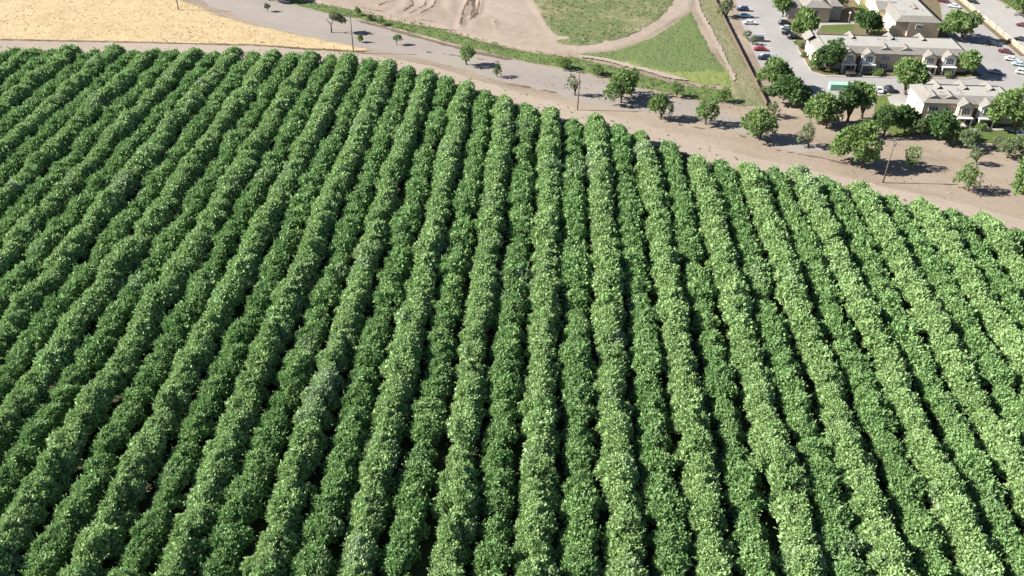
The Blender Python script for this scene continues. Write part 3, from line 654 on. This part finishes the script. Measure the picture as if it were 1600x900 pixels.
def apartment(name, label, x0, x1, y0, y1, eave, pairs, plain_bays, gables_back, inset=2.6, rise=1.5, left_gable=False):
    """row house, front towards -Y: cream ends, tan front, projecting gabled bays in pairs round a recessed entry with white porches"""
    o = empty(name, ((x0+x1)/2, y0, 0)); cx = (x0+x1)/2
    def L(x): return x-cx
    D = y1-y0
    mb = MB(); mb.box(L(x0), L(x1), 0, D, 0, eave-.2); mb.build("wall", M_CREAM, o)
    fw = MB(); fw.box(L(x0)+.02, L(x1)-.02, -.06, -.003, 0, eave-.23); fw.build("front_wall", M_TAN, o)
    mansard(o, L(x0), L(x1), 0, D, eave, inset, rise)
    bw, bd, gap = 3.9, 2.3, 2.2
    for px_ in pairs:
        for k in (-1, 1):
            xc = L(px_)+k*(gap/2+bw/2)
            b = MB(); b.box(xc-bw/2, xc+bw/2, -bd, -.065, 2.9, eave-.02); b.build("bay_wall", M_WHITE if k > 0 else M_TAN, o)
            gable(o, xc, bw, -bd, 4.6, eave-.05, 1.35)
            window(o, xc, -bd, 3.45, 2.3, 1.15, arch=True, cols=3)
            p = MB(); p.box(xc-bw/2-.25, xc+bw/2+.25, -bd-1.3, -.07, 2.55, 2.88)
            po = p.build("porch_roof", M_WHITE, o)
            for kk in (-1, 1):
                c = MB(); c.box(xc+kk*(bw/2)-.17, xc+kk*(bw/2)+.17, -bd-1.1, -bd-.76, .1, 2.55); c.build("column", M_WHITE, po)
            s = MB(); s.box(xc-bw/2-.2, xc+bw/2+.2, -bd-1.2, -.07, .0, .15); s.build("porch_floor", M_KERB, o)
            d = MB(); d.box(xc-k*.9-.5, xc-k*.9+.5, -.12, -.064, .16, 2.3); d.build("door", M_DOOR_RECESS, o)
            window(o, xc+k*.7, -.06, .9, 1.3, 1.3)
        e = MB(); e.box(L(px_)-gap/2+.05, L(px_)+gap/2-.05, -.10, -.063, .15, 4.6); e.build("entry_shade_panel", M_DOOR_RECESS, o)  # tall dark panel, puts the recess's shade into colour between the bays
    for px_ in plain_bays:
        window(o, L(px_), -.06, 3.4, 2.6, 1.15, cols=3); window(o, L(px_), -.06, .7, 2.6, 1.35, cols=3)
        gable(o, L(px_), 4.6, 1.2, 5.4, eave+.55, 1.2)
    for px_ in gables_back: gable(o, L(px_), 4.2, D+.2, D-5.2, eave+.2, 1.75, side=1)
    for yy in (D*.36,):
        window(o, L(x0), yy, 3.4, 1.3, 1.2, 'x', -1); window(o, L(x0), yy, .8, 1.3, 1.3, 'x', -1)
    rnd = random.Random(int(x0*10))
    for i in range(int((x1-x0)/6)):
        vx = L(x0)+inset+1+rnd.random()*(x1-x0-2*inset-2); vy = inset+1+rnd.random()*(D-2*inset-2)
        v = MB(); v.tube([(vx, vy, eave+rise-.4), (vx, vy, eave+rise+.25)], [.13, .13], 8); v.tube([(vx, vy, eave+rise+.25), (vx, vy, eave+rise+.36)], [.22, .2], 8); v.build("roof_vent", M_METAL, o)
    return tag(o, label, "row house", "houses of the estate")
fx = lambda px, py: at(px, py).x
apartment("row_house", "long two storey row house with pale flat roof, tan front and paired white porches", 86.3, 134.2, 282.0, 296.5, 5.5,
          [fx(1335, 108), fx(1461, 114)], [fx(1379, 110), fx(1296, 108), fx(1412, 112)], [fx(1262, 110)+3, fx(1349, 110)-2, fx(1410, 110)-2, fx(1458, 110)-2], left_gable=True)
apartment("row_house", "lower cream and tan row house nearest the dirt, half behind trees", 107.2, 133.5, 243.0, 255.2, 5.9,
          [fx(1513, 191)], [fx(1452, 190), fx(1477, 190)], [fx(1470, 190), fx(1510, 190), fx(1550, 190)])
# the cream block that runs away from the street
def long_block():
    x0, x1, y0, y1, e = 120.8, 136.0, 314.4, 372.0, 5.5
    o = empty("cream_block", (x0, y0, 0))
    m = MB(); m.box(0, x1-x0, 0, y1-y0, 0, e-.2); m.box(-2.6, -.01, 12, 22, 0, e-.2); m.box(-2.6, -.01, 34, 44, 0, e-.2); m.build("wall", M_CREAM, o)
    f = MB(); f.box(4.4, x1-x0-.02, -.9, -.003, 0, e-.25); f.box(.05, 3.9, -.06, -.003, 0, e-.25); f.build("front_wall", M_TAN, o)
    mansard(o, 0, x1-x0, -.4, y1-y0, e, 2.6, 1.5)
    for yy in (17, 39): 
        gb = MB()
        h = 5.4
        for k in (-1, 1):
            p = [(-3.0, yy+k*h, e), (-3.0, yy, e+1.5), (4.5, yy, e+1.5), (4.5, yy+k*h, e)]
            gb.poly(p if k < 0 else p[::-1])
        r = gb.build("gable_roof", M_SHING, o)
        t = MB(); t.poly([(-2.62, yy+5, e-.2), (-2.62, yy-5, e-.2), (-2.62, yy, e+1.35)]); t.build("gable_face", M_CREAM, r)
    for yy in (6, 17, 28, 39):
        xx = -2.6 if yy in (17, 39) else 0
        window(o, xx, yy, 3.3, 1.6, 1.2, 'x', -1); window(o, xx, yy, .8, 1.6, 1.3, 'x', -1)
    window(o, 8, -.9, 3.3, 2.2, 1.2, cols=3)
    for yy in (10, 24): gable(o, 9.5, 4.2, yy, yy+5, e+.6, 1.2)
    for i, (vx, vy) in enumerate(((4, 6), (8, 12), (11, 8), (6, 20), (10, 27))):
        v = MB(); v.tube([(vx, vy, e+1.1), (vx, vy, e+1.75)], [.15, .15], 8); v.tube([(vx, vy, e+1.75), (vx, vy, e+1.86)], [.24, .22], 8); v.build("roof_vent", M_METAL, o)
    tag(o, "long cream walled block with grey hipped roof running away behind the row house", "row house", "houses of the estate")
long_block()
def small_house():
    b = at(1294, 35.5); xr = b.x; y0 = b.y; x0 = at(1254, 35).x; x2 = at(1313, 35).x; e = 5.4; y1 = y0+16; xl = at(1232, 32).x
    o = empty("small_house", (x0, y0, 0)); W = xr-x0
    m = MB(); m.box(0, W, 0, y1-y0, 0, e-.2); m.build("wall", M_TAN, o)
    m = MB(); m.box(W+.005, x2-x0, 2.4, y1-y0-.4, 0, e-.25); m.build("side_wall", M_GREYW, o)
    m = MB(); m.box(xl-x0, -.005, 3.0, y1-y0-.4, 0, 4.2); m.build("wing_wall", M_GREYW, o)
    mansard(o, 0, W, 0, y1-y0, e, 3.2, 1.7)
    m = MB(); X0, X1, Y0, Y1 = W+.5, x2-x0+.4, 2.0, y1-y0
    m.poly([(X0, Y0, e-.05), (X1, Y0, e-.05), (X1-1.5, Y0+2, e+1), (X0, Y0+2, e+1)]); m.poly([(X1, Y0, e-.05), (X1, Y1, e-.05), (X1-1.5, Y1, e+1), (X1-1.5, Y0+2, e+1)])
    m.poly([(X0, Y0+2, e+1), (X1-1.5, Y0+2, e+1), (X1-1.5, Y1, e+1), (X0, Y1, e+1)]); m.build("side_roof", M_SHING, o)
    m = MB(); X0, X1 = xl-x0-.4, -.5
    m.poly([(X0, 2.6, 4.25), (X1, 2.6, 4.25), (X1, 5.5, 5.3), (X0+2, 5.5, 5.3)]); m.poly([(X0, 2.6, 4.25), (X0+2, 5.5, 5.3), (X0+2, Y1, 5.3), (X0, Y1, 4.25)]); m.poly([(X0+2, 5.5, 5.3), (X1, 5.5, 5.3), (X1, Y1, 5.3), (X0+2, Y1, 5.3)])
    m.build("wing_roof", M_SHING, o)
    window(o, W*.45, 0, 3.2, 1.6, 1.2); window(o, W*.45, 0, .9, 1.6, 1.3)
    tag(o, "small tan house with a grey hipped roof at the top by the left car park", "house", "houses of the estate")
small_house()

# ------------------------------------------------------------------ fence, wall, container, poles
M_FENCE = plain("fence_wood", (.13, .095, .07), .9, .1, var=.25)
def fence():
    a = at(1112, -6); b = at(1197, 166); o = empty("board_fence", b)
    d = (a-b); n = int(d.length/2.6)
    pan = MB(); s = Vector((d.y, -d.x, 0)).normalized()*.03
    for i in range(n):
        p = d*(i/n)+d.normalized()*.08; q = d*((i+1)/n)-d.normalized()*.08; h = 1.45+.05*math.sin(i*3.1)
        pan.hexa([(*(p-s)[:2], .08), (*(p+s)[:2], .08), (*(q+s)[:2], .08), (*(q-s)[:2], .08), (*(p-s)[:2], h), (*(p+s)[:2], h), (*(q+s)[:2], h), (*(q-s)[:2], h)])
    pan.build("boards", M_FENCE, o)
    for i in range(0, n+1):
        p = d*(i/n); m = MB(); m.box(p.x-.06, p.x+.06, p.y-.06, p.y+.06, 0, 1.65); m.build("post", M_FENCE, o)
    tag(o, "long dark brown fence between the dry weeds and the left car park", "fence")
fence()
M_WALL = plain("tan_wall", (.30, .25, .20), .9, .1, var=.1)
def boundary():
    a = at(1484, -12); b = at(1604, 88); o = empty("boundary_wall", a); d = b-a; L_ = d.length; ang = math.atan2(d.y, d.x)
    o.rotation_euler.z = ang
    m = MB(); m.box(0, L_, -.12, .12, 0, 1.7); m.build("wall", M_WALL, o)
    m = MB(); m.box(-.05, L_+.05, -.2, .2, 1.703, 1.82); m.build("coping", M_KERB, o)
    n = int(L_/6)
    for i in range(n+1):
        m = MB(); x = i*L_/n; m.box(x-.25, x+.25, -.25, .25, 0, 1.95); m.build("pier", M_WALL, o)
    tag(o, "low tan wall between the right car park and the street", "wall")
    bb = MB(); bb.box(0, L_, -2.2, -.3, .0, .16)
    k = bb.build("planter_strip", M_BED, None, a, ang); tag(k, "brown planting strip at the foot of the low tan wall", "bed", None, "structure")
boundary()
def container():
    p = at(1296, 141.5); o = empty("box_container", p, 0)
    mint = plain("mint_paint", (.28, .52, .38), .5, .3, var=.06); dk = plain("green_paint", (.27, .50, .37), .55, .3, var=.08)
    m = MB(); m.box(0, 8.0, 0, 2.3, .15, 1.9); m.build("body", dk, o, bevel=.04)
    m = MB(); m.box(-.05, 8.05, -.05, 2.35, 1.903, 2.0); m.build("lid", mint, o, bevel=.03)
    m = MB()
    for i in range(13): x = .3+i*.6; m.box(x-.06, x+.06, -.06, -.002, .2, 1.85)
    m.build("rib", dk, o)
    for x in (1.0, 7.4):
        m = MB(); m.box(x-.2, x+.2, .2, 2.1, 0, .148); m.build("skid", M_METAL, o)
    tag(o, "mint green box container by the trees at the bend of the lane", "container")
container()
M_POLE = plain("pole_wood", (.16, .12, .09), .9, .1, var=.25, scale=4); M_INS = plain("insulator", (.25, .22, .2), .3, .5)
def utility_pole(bx, by, h, label, arms, transformer=False):
    o = empty("utility_pole", at(bx, by))
    m = MB(); m.tube([(0, 0, -.2), (0, 0, h*.5), (0, 0, h)], [.19, .16, .12], 10); m.build("shaft", M_POLE, o, smooth=True)
    for z, a in arms:
        m = MB(); m.box(-1.2, 1.2, -.2, -.08, z-.07, z+.07); c = m.build("crossarm", M_POLE, o, rz=R(a))
        for x in (-1.05, -.5, .5, 1.05):
            q = MB(); q.tube([(x, -.14, z+.07), (x, -.14, z+.14), (x, -.14, z+.26)], [.05, .08, .04], 8); q.build("insulator", M_INS, c)
    if transformer:
        m = MB(); m.tube([(.38, 0, h-2.2), (.38, 0, h-2.1), (.38, 0, h-1.3), (.38, 0, h-1.2)], [.2, .25, .25, .2], 12); m.build("transformer", M_METAL, o, smooth=True)
    return tag(o, label, "utility pole", "utility poles along the orchard edge")
utility_pole(552.4, 83, 13.8, "wooden utility pole with crossarm at the tip of the dry golden field", [(13.3, 20)])
utility_pole(902.4, 172, 12.0, "wooden utility pole beside the slender tree in the middle of the dirt", [(11.6, 20)])
utility_pole(1379.5, 285.5, 12.4, "wooden utility pole right of the big bright tree at the orchard edge", [(12.0, 20)], True)
utility_pole(279, 15.8, 13.0, "wooden utility pole on the dry golden field cut by the top edge", [(12.5, 20)])
def lamp(px, py, h, label, lit=False):
    o = empty("street_lamp", at(px, py)); m = MB(); m.tube([(0, 0, 0), (0, 0, .3), (0, 0, h)], [.12, .07, .05], 8); m.build("post", M_METAL, o, smooth=True)
    b = MB(); n = 8
    b.tube([(0, 0, h), (0, 0, h+.12), (0, 0, h+.35), (0, 0, h+.6), (0, 0, h+.75)], [.12, .34, .45, .34, .08], 12); b.build("globe", M_WHITE, o, smooth=True)
    tag(o, label, "street lamp")
lamp(1325, 37, 3.6, "lamp post with a white globe in the shade beside the small tan house")

# ------------------------------------------------------------------ stuff on the bare ground: weed tufts, clods; bay lines
def scatter(name, poly, n, mat, label, cat, size, seed, tuft=True, zb=.02, clump=12, thr=.5):
    gq = np.random.default_rng(seed); W = np.array([[*at(*p)[:2]] for p in poly]); lo, hi = W.min(0), W.max(0)
    P = lo+gq.random((n*6, 2))*(hi-lo); P = P[(inside(P, W) > 0) & (vnoise(P[:, 0], P[:, 1], clump, 3)+.25*gq.random(len(P)) > thr+.12)][:n]
    k = 5; m = len(P); b = np.repeat(np.column_stack([P, np.full(m, zb)]), k, 0); sz = np.repeat(size*(.5+gq.random(m)), k)[:, None]
    if tuft:
        dr = gq.normal(size=(m*k, 3))*.6; dr[:, 2] = np.abs(dr[:, 2])+.5; dr /= np.linalg.norm(dr, axis=1)[:, None]
        sd_ = np.cross(dr, gq.normal(size=dr.shape)); sd_ /= np.linalg.norm(sd_, axis=1)[:, None]
        V = np.stack([b, b+dr*sz*.5+sd_*sz*.25, b+dr*sz, b+dr*sz*.5-sd_*sz*.25], 1).reshape(-1, 3)
        F_ = np.arange(len(V)).reshape(-1, 4)
    else:
        b = b[::k]; sz = sz[::k]; o6 = np.array([[1, 0, 0], [0, 1, 0], [-1, 0, 0], [0, -1, 0], [0, 0, .7]])
        V = (b[:, None, :]+o6[None]*sz[:, None]*(.6+.8*gq.random((m, 5, 1)))).reshape(-1, 3)
        i5 = np.arange(m)[:, None, None]*5; F_ = (i5+np.array([[[0, 1, 4], [1, 2, 4], [2, 3, 4], [3, 0, 4]]])).reshape(-1, 3)
    tag(link(name, np_mesh(name, V, [F_], mat)), label, cat, None, "stuff")
M_DRYW = leaf_mat("dry_weed_leaf", (.16, .13, .07), (.26, .22, .12), (.22, .25, .10)); M_GRNW = leaf_mat("green_weed_leaf", (.08, .13, .04), (.14, .20, .06), (.22, .26, .09))
_lotpx = [(600, 82), (800, 128), (905, 114), (1180, 165), (1300, 190), (1640, 250), (1640, 360), (1500, 318), (1250, 255), (1100, 226), (900, 166), (700, 108)]
scatter("dry_weed_tufts", _lotpx, 500, M_DRYW, "scattered dry weed tufts on the bare dirt", "weeds", .26, 1, clump=9, thr=.55)
scatter("dirt_clods", _lotpx, 1600, DIRT, "scattered dirt clods on the bare dirt", "clods", .12, 2, False, thr=.3)
scatter("margin_weeds", [(-60, 78), (400, 84), (560, 94), (690, 118), (860, 176), (1000, 208), (1180, 270), (1440, 330), (1640, 372), (1640, 360), (1440, 314), (1180, 252), (1000, 196), (860, 160), (690, 106), (560, 86), (400, 76), (-60, 70)], 600, M_GRNW,
        "ragged green weeds along the far margin of the orchard", "weeds", .4, 3, clump=6, thr=.42)
scatter("verge_weeds", [(430, -5), (550, 13), (685, 43), (811, 77), (900, 88), (1005, 116), (1090, 133), (1145, 142), (1165, 168), (1033, 146), (950, 125), (878, 109), (755, 82), (622, 48), (510, 22), (440, 2)], 1500, M_GRNW,
        "leafy weeds standing in the weed strip", "weeds", .4, 4, zb=.15, clump=5, thr=.38)
scatter("field_weeds", [(834, -20), (850, 30), (870, 56), (905, 71), (975, 57), (1030, 26), (1055, -20)], 700, M_GRNW, "weeds dotted over the patchy green field", "weeds", .45, 5, zb=.4, clump=10, thr=.42)
scatter("stubble", [(-60, -20), (260, -20), (320, 16), (470, 58), (570, 77), (400, 68), (0, 59), (-60, 58)], 1100, leaf_mat("straw", (.50, .40, .26), (.62, .51, .35), (.72, .61, .44)), "dry straw tufts standing in the golden field", "straw", .4, 6, zb=.1, clump=7, thr=.4)
scatter("triangle_weeds", [(1080, 20), (1112, 84), (1134, 112), (1134, 128), (1000, 106), (920, 86), (1012, 64)], 350, M_GRNW, "weeds dotted over the grass triangle", "weeds", .3, 7, zb=.15, clump=9, thr=.42)
m = MB()
a = at(1158, 12); b = at(1197, 108); nb = int((a-b).length/2.75)
for i in range(nb+1):
    p = b.lerp(a, i/nb); m.poly([(p.x, p.y-.07, .058), (p.x+5.2, p.y-.07, .058), (p.x+5.2, p.y+.07, .058), (p.x, p.y+.07, .058)])
tag(m.build("bay_markings", M_WHITE), "white bay lines along the fence side of the left car park", "markings", None, "structure")

# ------------------------------------------------------------------ cars
def car_paint(name, c): return plain(name, c, .28, .6, .1, .03)
PAINT = {k: car_paint("paint_"+k, v) for k, v in dict(white=(.78, .78, .77), silver=(.50, .52, .54), black=(.02, .02, .022), navy=(.025, .045, .09), sky=(.35, .52, .66), red=(.40, .025, .03),
         grey=(.14, .15, .16), maroon=(.16, .02, .03), aqua=(.55, .74, .74)).items()}
M_TYRE = plain("tyre", (.02, .02, .02), .9, .1); M_RIM = plain("rim", (.5, .5, .5), .3, .5, .8); M_LAMP = plain("headlamp", (.75, .76, .74), .15, .6); M_TAIL = plain("tail_lamp", (.35, .02, .02), .2, .6)
SHAPE = dict(sedan=(4.6, 1.8, 1.42, .88, [-.30, -.16, .12, .30]), suv=(4.7, 1.9, 1.72, 1.02, [-.44, -.36, .10, .27]), van=(5.0, 1.95, 1.85, 1.05, [-.47, -.43, .22, .36]))
_carm = {}
def car_meshes(kind):
    if kind in _carm: return _carm[kind]
    Ln, Wd, Ht, belt, tx = SHAPE[kind]; h = Wd/2
    prof = [(-.5, .35, .80), (-.49, .62, .90), (-.47, belt-.06, .92), (-.40, belt, .96), (-.1, belt+.01, 1), (.26, belt-.03, .98), (.40, belt-.14, .94), (.48, belt-.26, .88), (.5, .5, .82), (.49, .32, .78)]
    b = MB(); n = len(prof)
    top = [(x*Ln, z, w*h) for x, z, w in prof]
    for s in (-1, 1): b.v += [(x, s*wy*.95 if z < .5 else s*wy, z) for x, z, wy in top]
    for i in range(n-1): b.f.append([i, i+1, n+i+1, n+i])
    b.f.append([n-1, 0, n, 2*n-1])
    c0 = len(b.v); b.v += [(0, -h*.99, .55), (0, h*.99, .55)]
    for i in range(n):
        j = (i+1) % n; b.f.append([c0, j, i]); b.f.append([c0+1, n+i, n+j])
    body = b.mesh("body", M_METAL)
    g_ = MB(); zt = Ht-.06; xs = [t*Ln for t in tx]; wt = h*.74; wb = h*.92
    g_.hexa([(xs[0], -wb, belt-.02), (xs[3], -wb, belt-.05), (xs[3], wb, belt-.05), (xs[0], wb, belt-.02), (xs[1], -wt, zt), (xs[2], -wt, zt), (xs[2], wt, zt), (xs[1], wt, zt)])
    glass = g_.mesh("windows", M_GLASS)
    r = MB(); r.hexa([(xs[1]-.05, -wt-.03, zt+.002), (xs[2]+.05, -wt-.03, zt+.002), (xs[2]+.05, wt+.03, zt+.002), (xs[1]-.05, wt+.03, zt+.002), (xs[1]+.1, -wt+.1, Ht), (xs[2]-.1, -wt+.1, Ht), (xs[2]-.1, wt-.1, Ht), (xs[1]+.1, wt-.1, Ht)])
    for s in (-1, 1):   # pillars
        for xa, xb in ((xs[0], xs[1]), ((xs[0]+xs[3])/2, (xs[1]+xs[2])/2), (xs[3], xs[2])):
            r.tube([(xa, s*(wb+.01), belt-.02), (xb, s*(wt+.01), zt+.02)], [.05, .04], 5)
    roof = r.mesh("roof", M_METAL)
    t = MB(); t.tube([(0, -.11, 0), (0, -.09, 0), (0, .09, 0), (0, .11, 0)], [.27, .33, .33, .27], 14); tyre = t.mesh("tyre", M_TYRE)
    q = MB(); q.tube([(0, -.12, 0), (0, .12, 0)], [.18, .18], 10); rim = q.mesh("rim", M_RIM)
    l = MB(); l.box(-.05, .05, -.18, .18, -.08, .08); lampm = l.mesh("headlight", M_LAMP)
    l2 = MB(); l2.box(-.04, .04, -.16, .16, -.09, .09); tail = l2.mesh("tail_light", M_TAIL)
    _carm[kind] = (body, glass, roof, tyre, rim, lampm, tail, Ln, h, belt); return _carm[kind]
_painted = {}
def car(px, py, deg, paint, kind, label):
    body, glass, roof, tyre, rim, hl, tl, Ln, h, belt = car_meshes(kind)
    key = (kind, paint)
    if key not in _painted:
        a = body.copy(); a.materials.clear(); a.materials.append(PAINT[paint]); b = roof.copy(); b.materials.clear(); b.materials.append(PAINT[paint]); _painted[key] = (a, b)
    o = empty("parked_car", at(px, py)+Vector((0, 0, .06)), R(deg))
    link("body", _painted[key][0], o); link("roof", _painted[key][1], o); link("windows", glass, o)
    for x in (-.31, .31):
        for s in (-1, 1):
            wh = link("wheel", tyre, o, (x*Ln, s*(h-.1), .33)); link("rim", rim, wh)
    for s in (-1, 1):
        link("headlight", hl, o, (Ln*.478, s*h*.62, belt-.32)); link("tail_light", tl, o, (-Ln*.49, s*h*.62, belt-.2))
    tag(o, label, "car", "cars parked at the houses")
for c in [
 (1160, 17, 178, "navy", "suv", "dark blue car at the top of the left car park's fence side"),
 (1163, 27, 178, "sky", "sedan", "light blue car between the dark blue and the white car"),
 (1171, 38, 178, "white", "sedan", "white car on the fence side of the left car park"),
 (1182, 64, 178, "grey", "van", "dark grey van on the fence side, just above the red car"),
 (1187, 79, 178, "red", "sedan", "bright red car on the fence side of the left car park"),
 (1194, 93, 178, "navy", "suv", "dark blue car below the red car by the bushy tree"),
 (1226, 39, 0, "black", "suv", "black car on the house side of the left car park, farthest up"),
 (1229, 46, 0, "silver", "sedan", "silver car between two dark cars by the round tree"),
 (1231, 54, 0, "black", "sedan", "black car below the silver one by the round tree"),
 (1240, 61, 0, "black", "suv", "dark car nearest the tiny lawn by the left car park kerb"),
 (1331, 119, 4, "black", "suv", "dark car in the tree shade in front of the long row house"),
 (1372, 143, 90, "white", "sedan", "white car behind the trees left of the lower row house"),
 (1388, 142, 90, "black", "suv", "black car beside the white one, left of the lower row house"),
 (1550, 71, -28, "black", "suv", "black car parked against the low tan wall"),
 (1570, 83, -28, "maroon", "sedan", "dark red car parked against the low tan wall"),
 (1580, 95, -20, "white", "sedan", "white car in the right car park beside the pale aqua one"),
 (1592, 103, -20, "aqua", "sedan", "pale aqua car by the right picture edge"),
 (1556, 115, -25, "silver", "sedan", "silver car at the tip of the row house's shadow"),
 (1598, 116, -20, "white", "suv", "white car cut by the right edge, nearest the lane"),
 (1594, 64, 140, "black", "sedan", "black car on the street beyond the low tan wall"),
 (1597, 42, 140, "maroon", "sedan", "reddish car on the street cut by the right edge"),
 (1517, 4, 140, "black", "sedan", "black car at the top of the street"),
 (1490, 12, -30, "white", "sedan", "white car behind the large round tree at the top"),
 (1474, 4, -30, "maroon", "sedan", "dark red car at the top behind the cream block"),
]: car(*c)
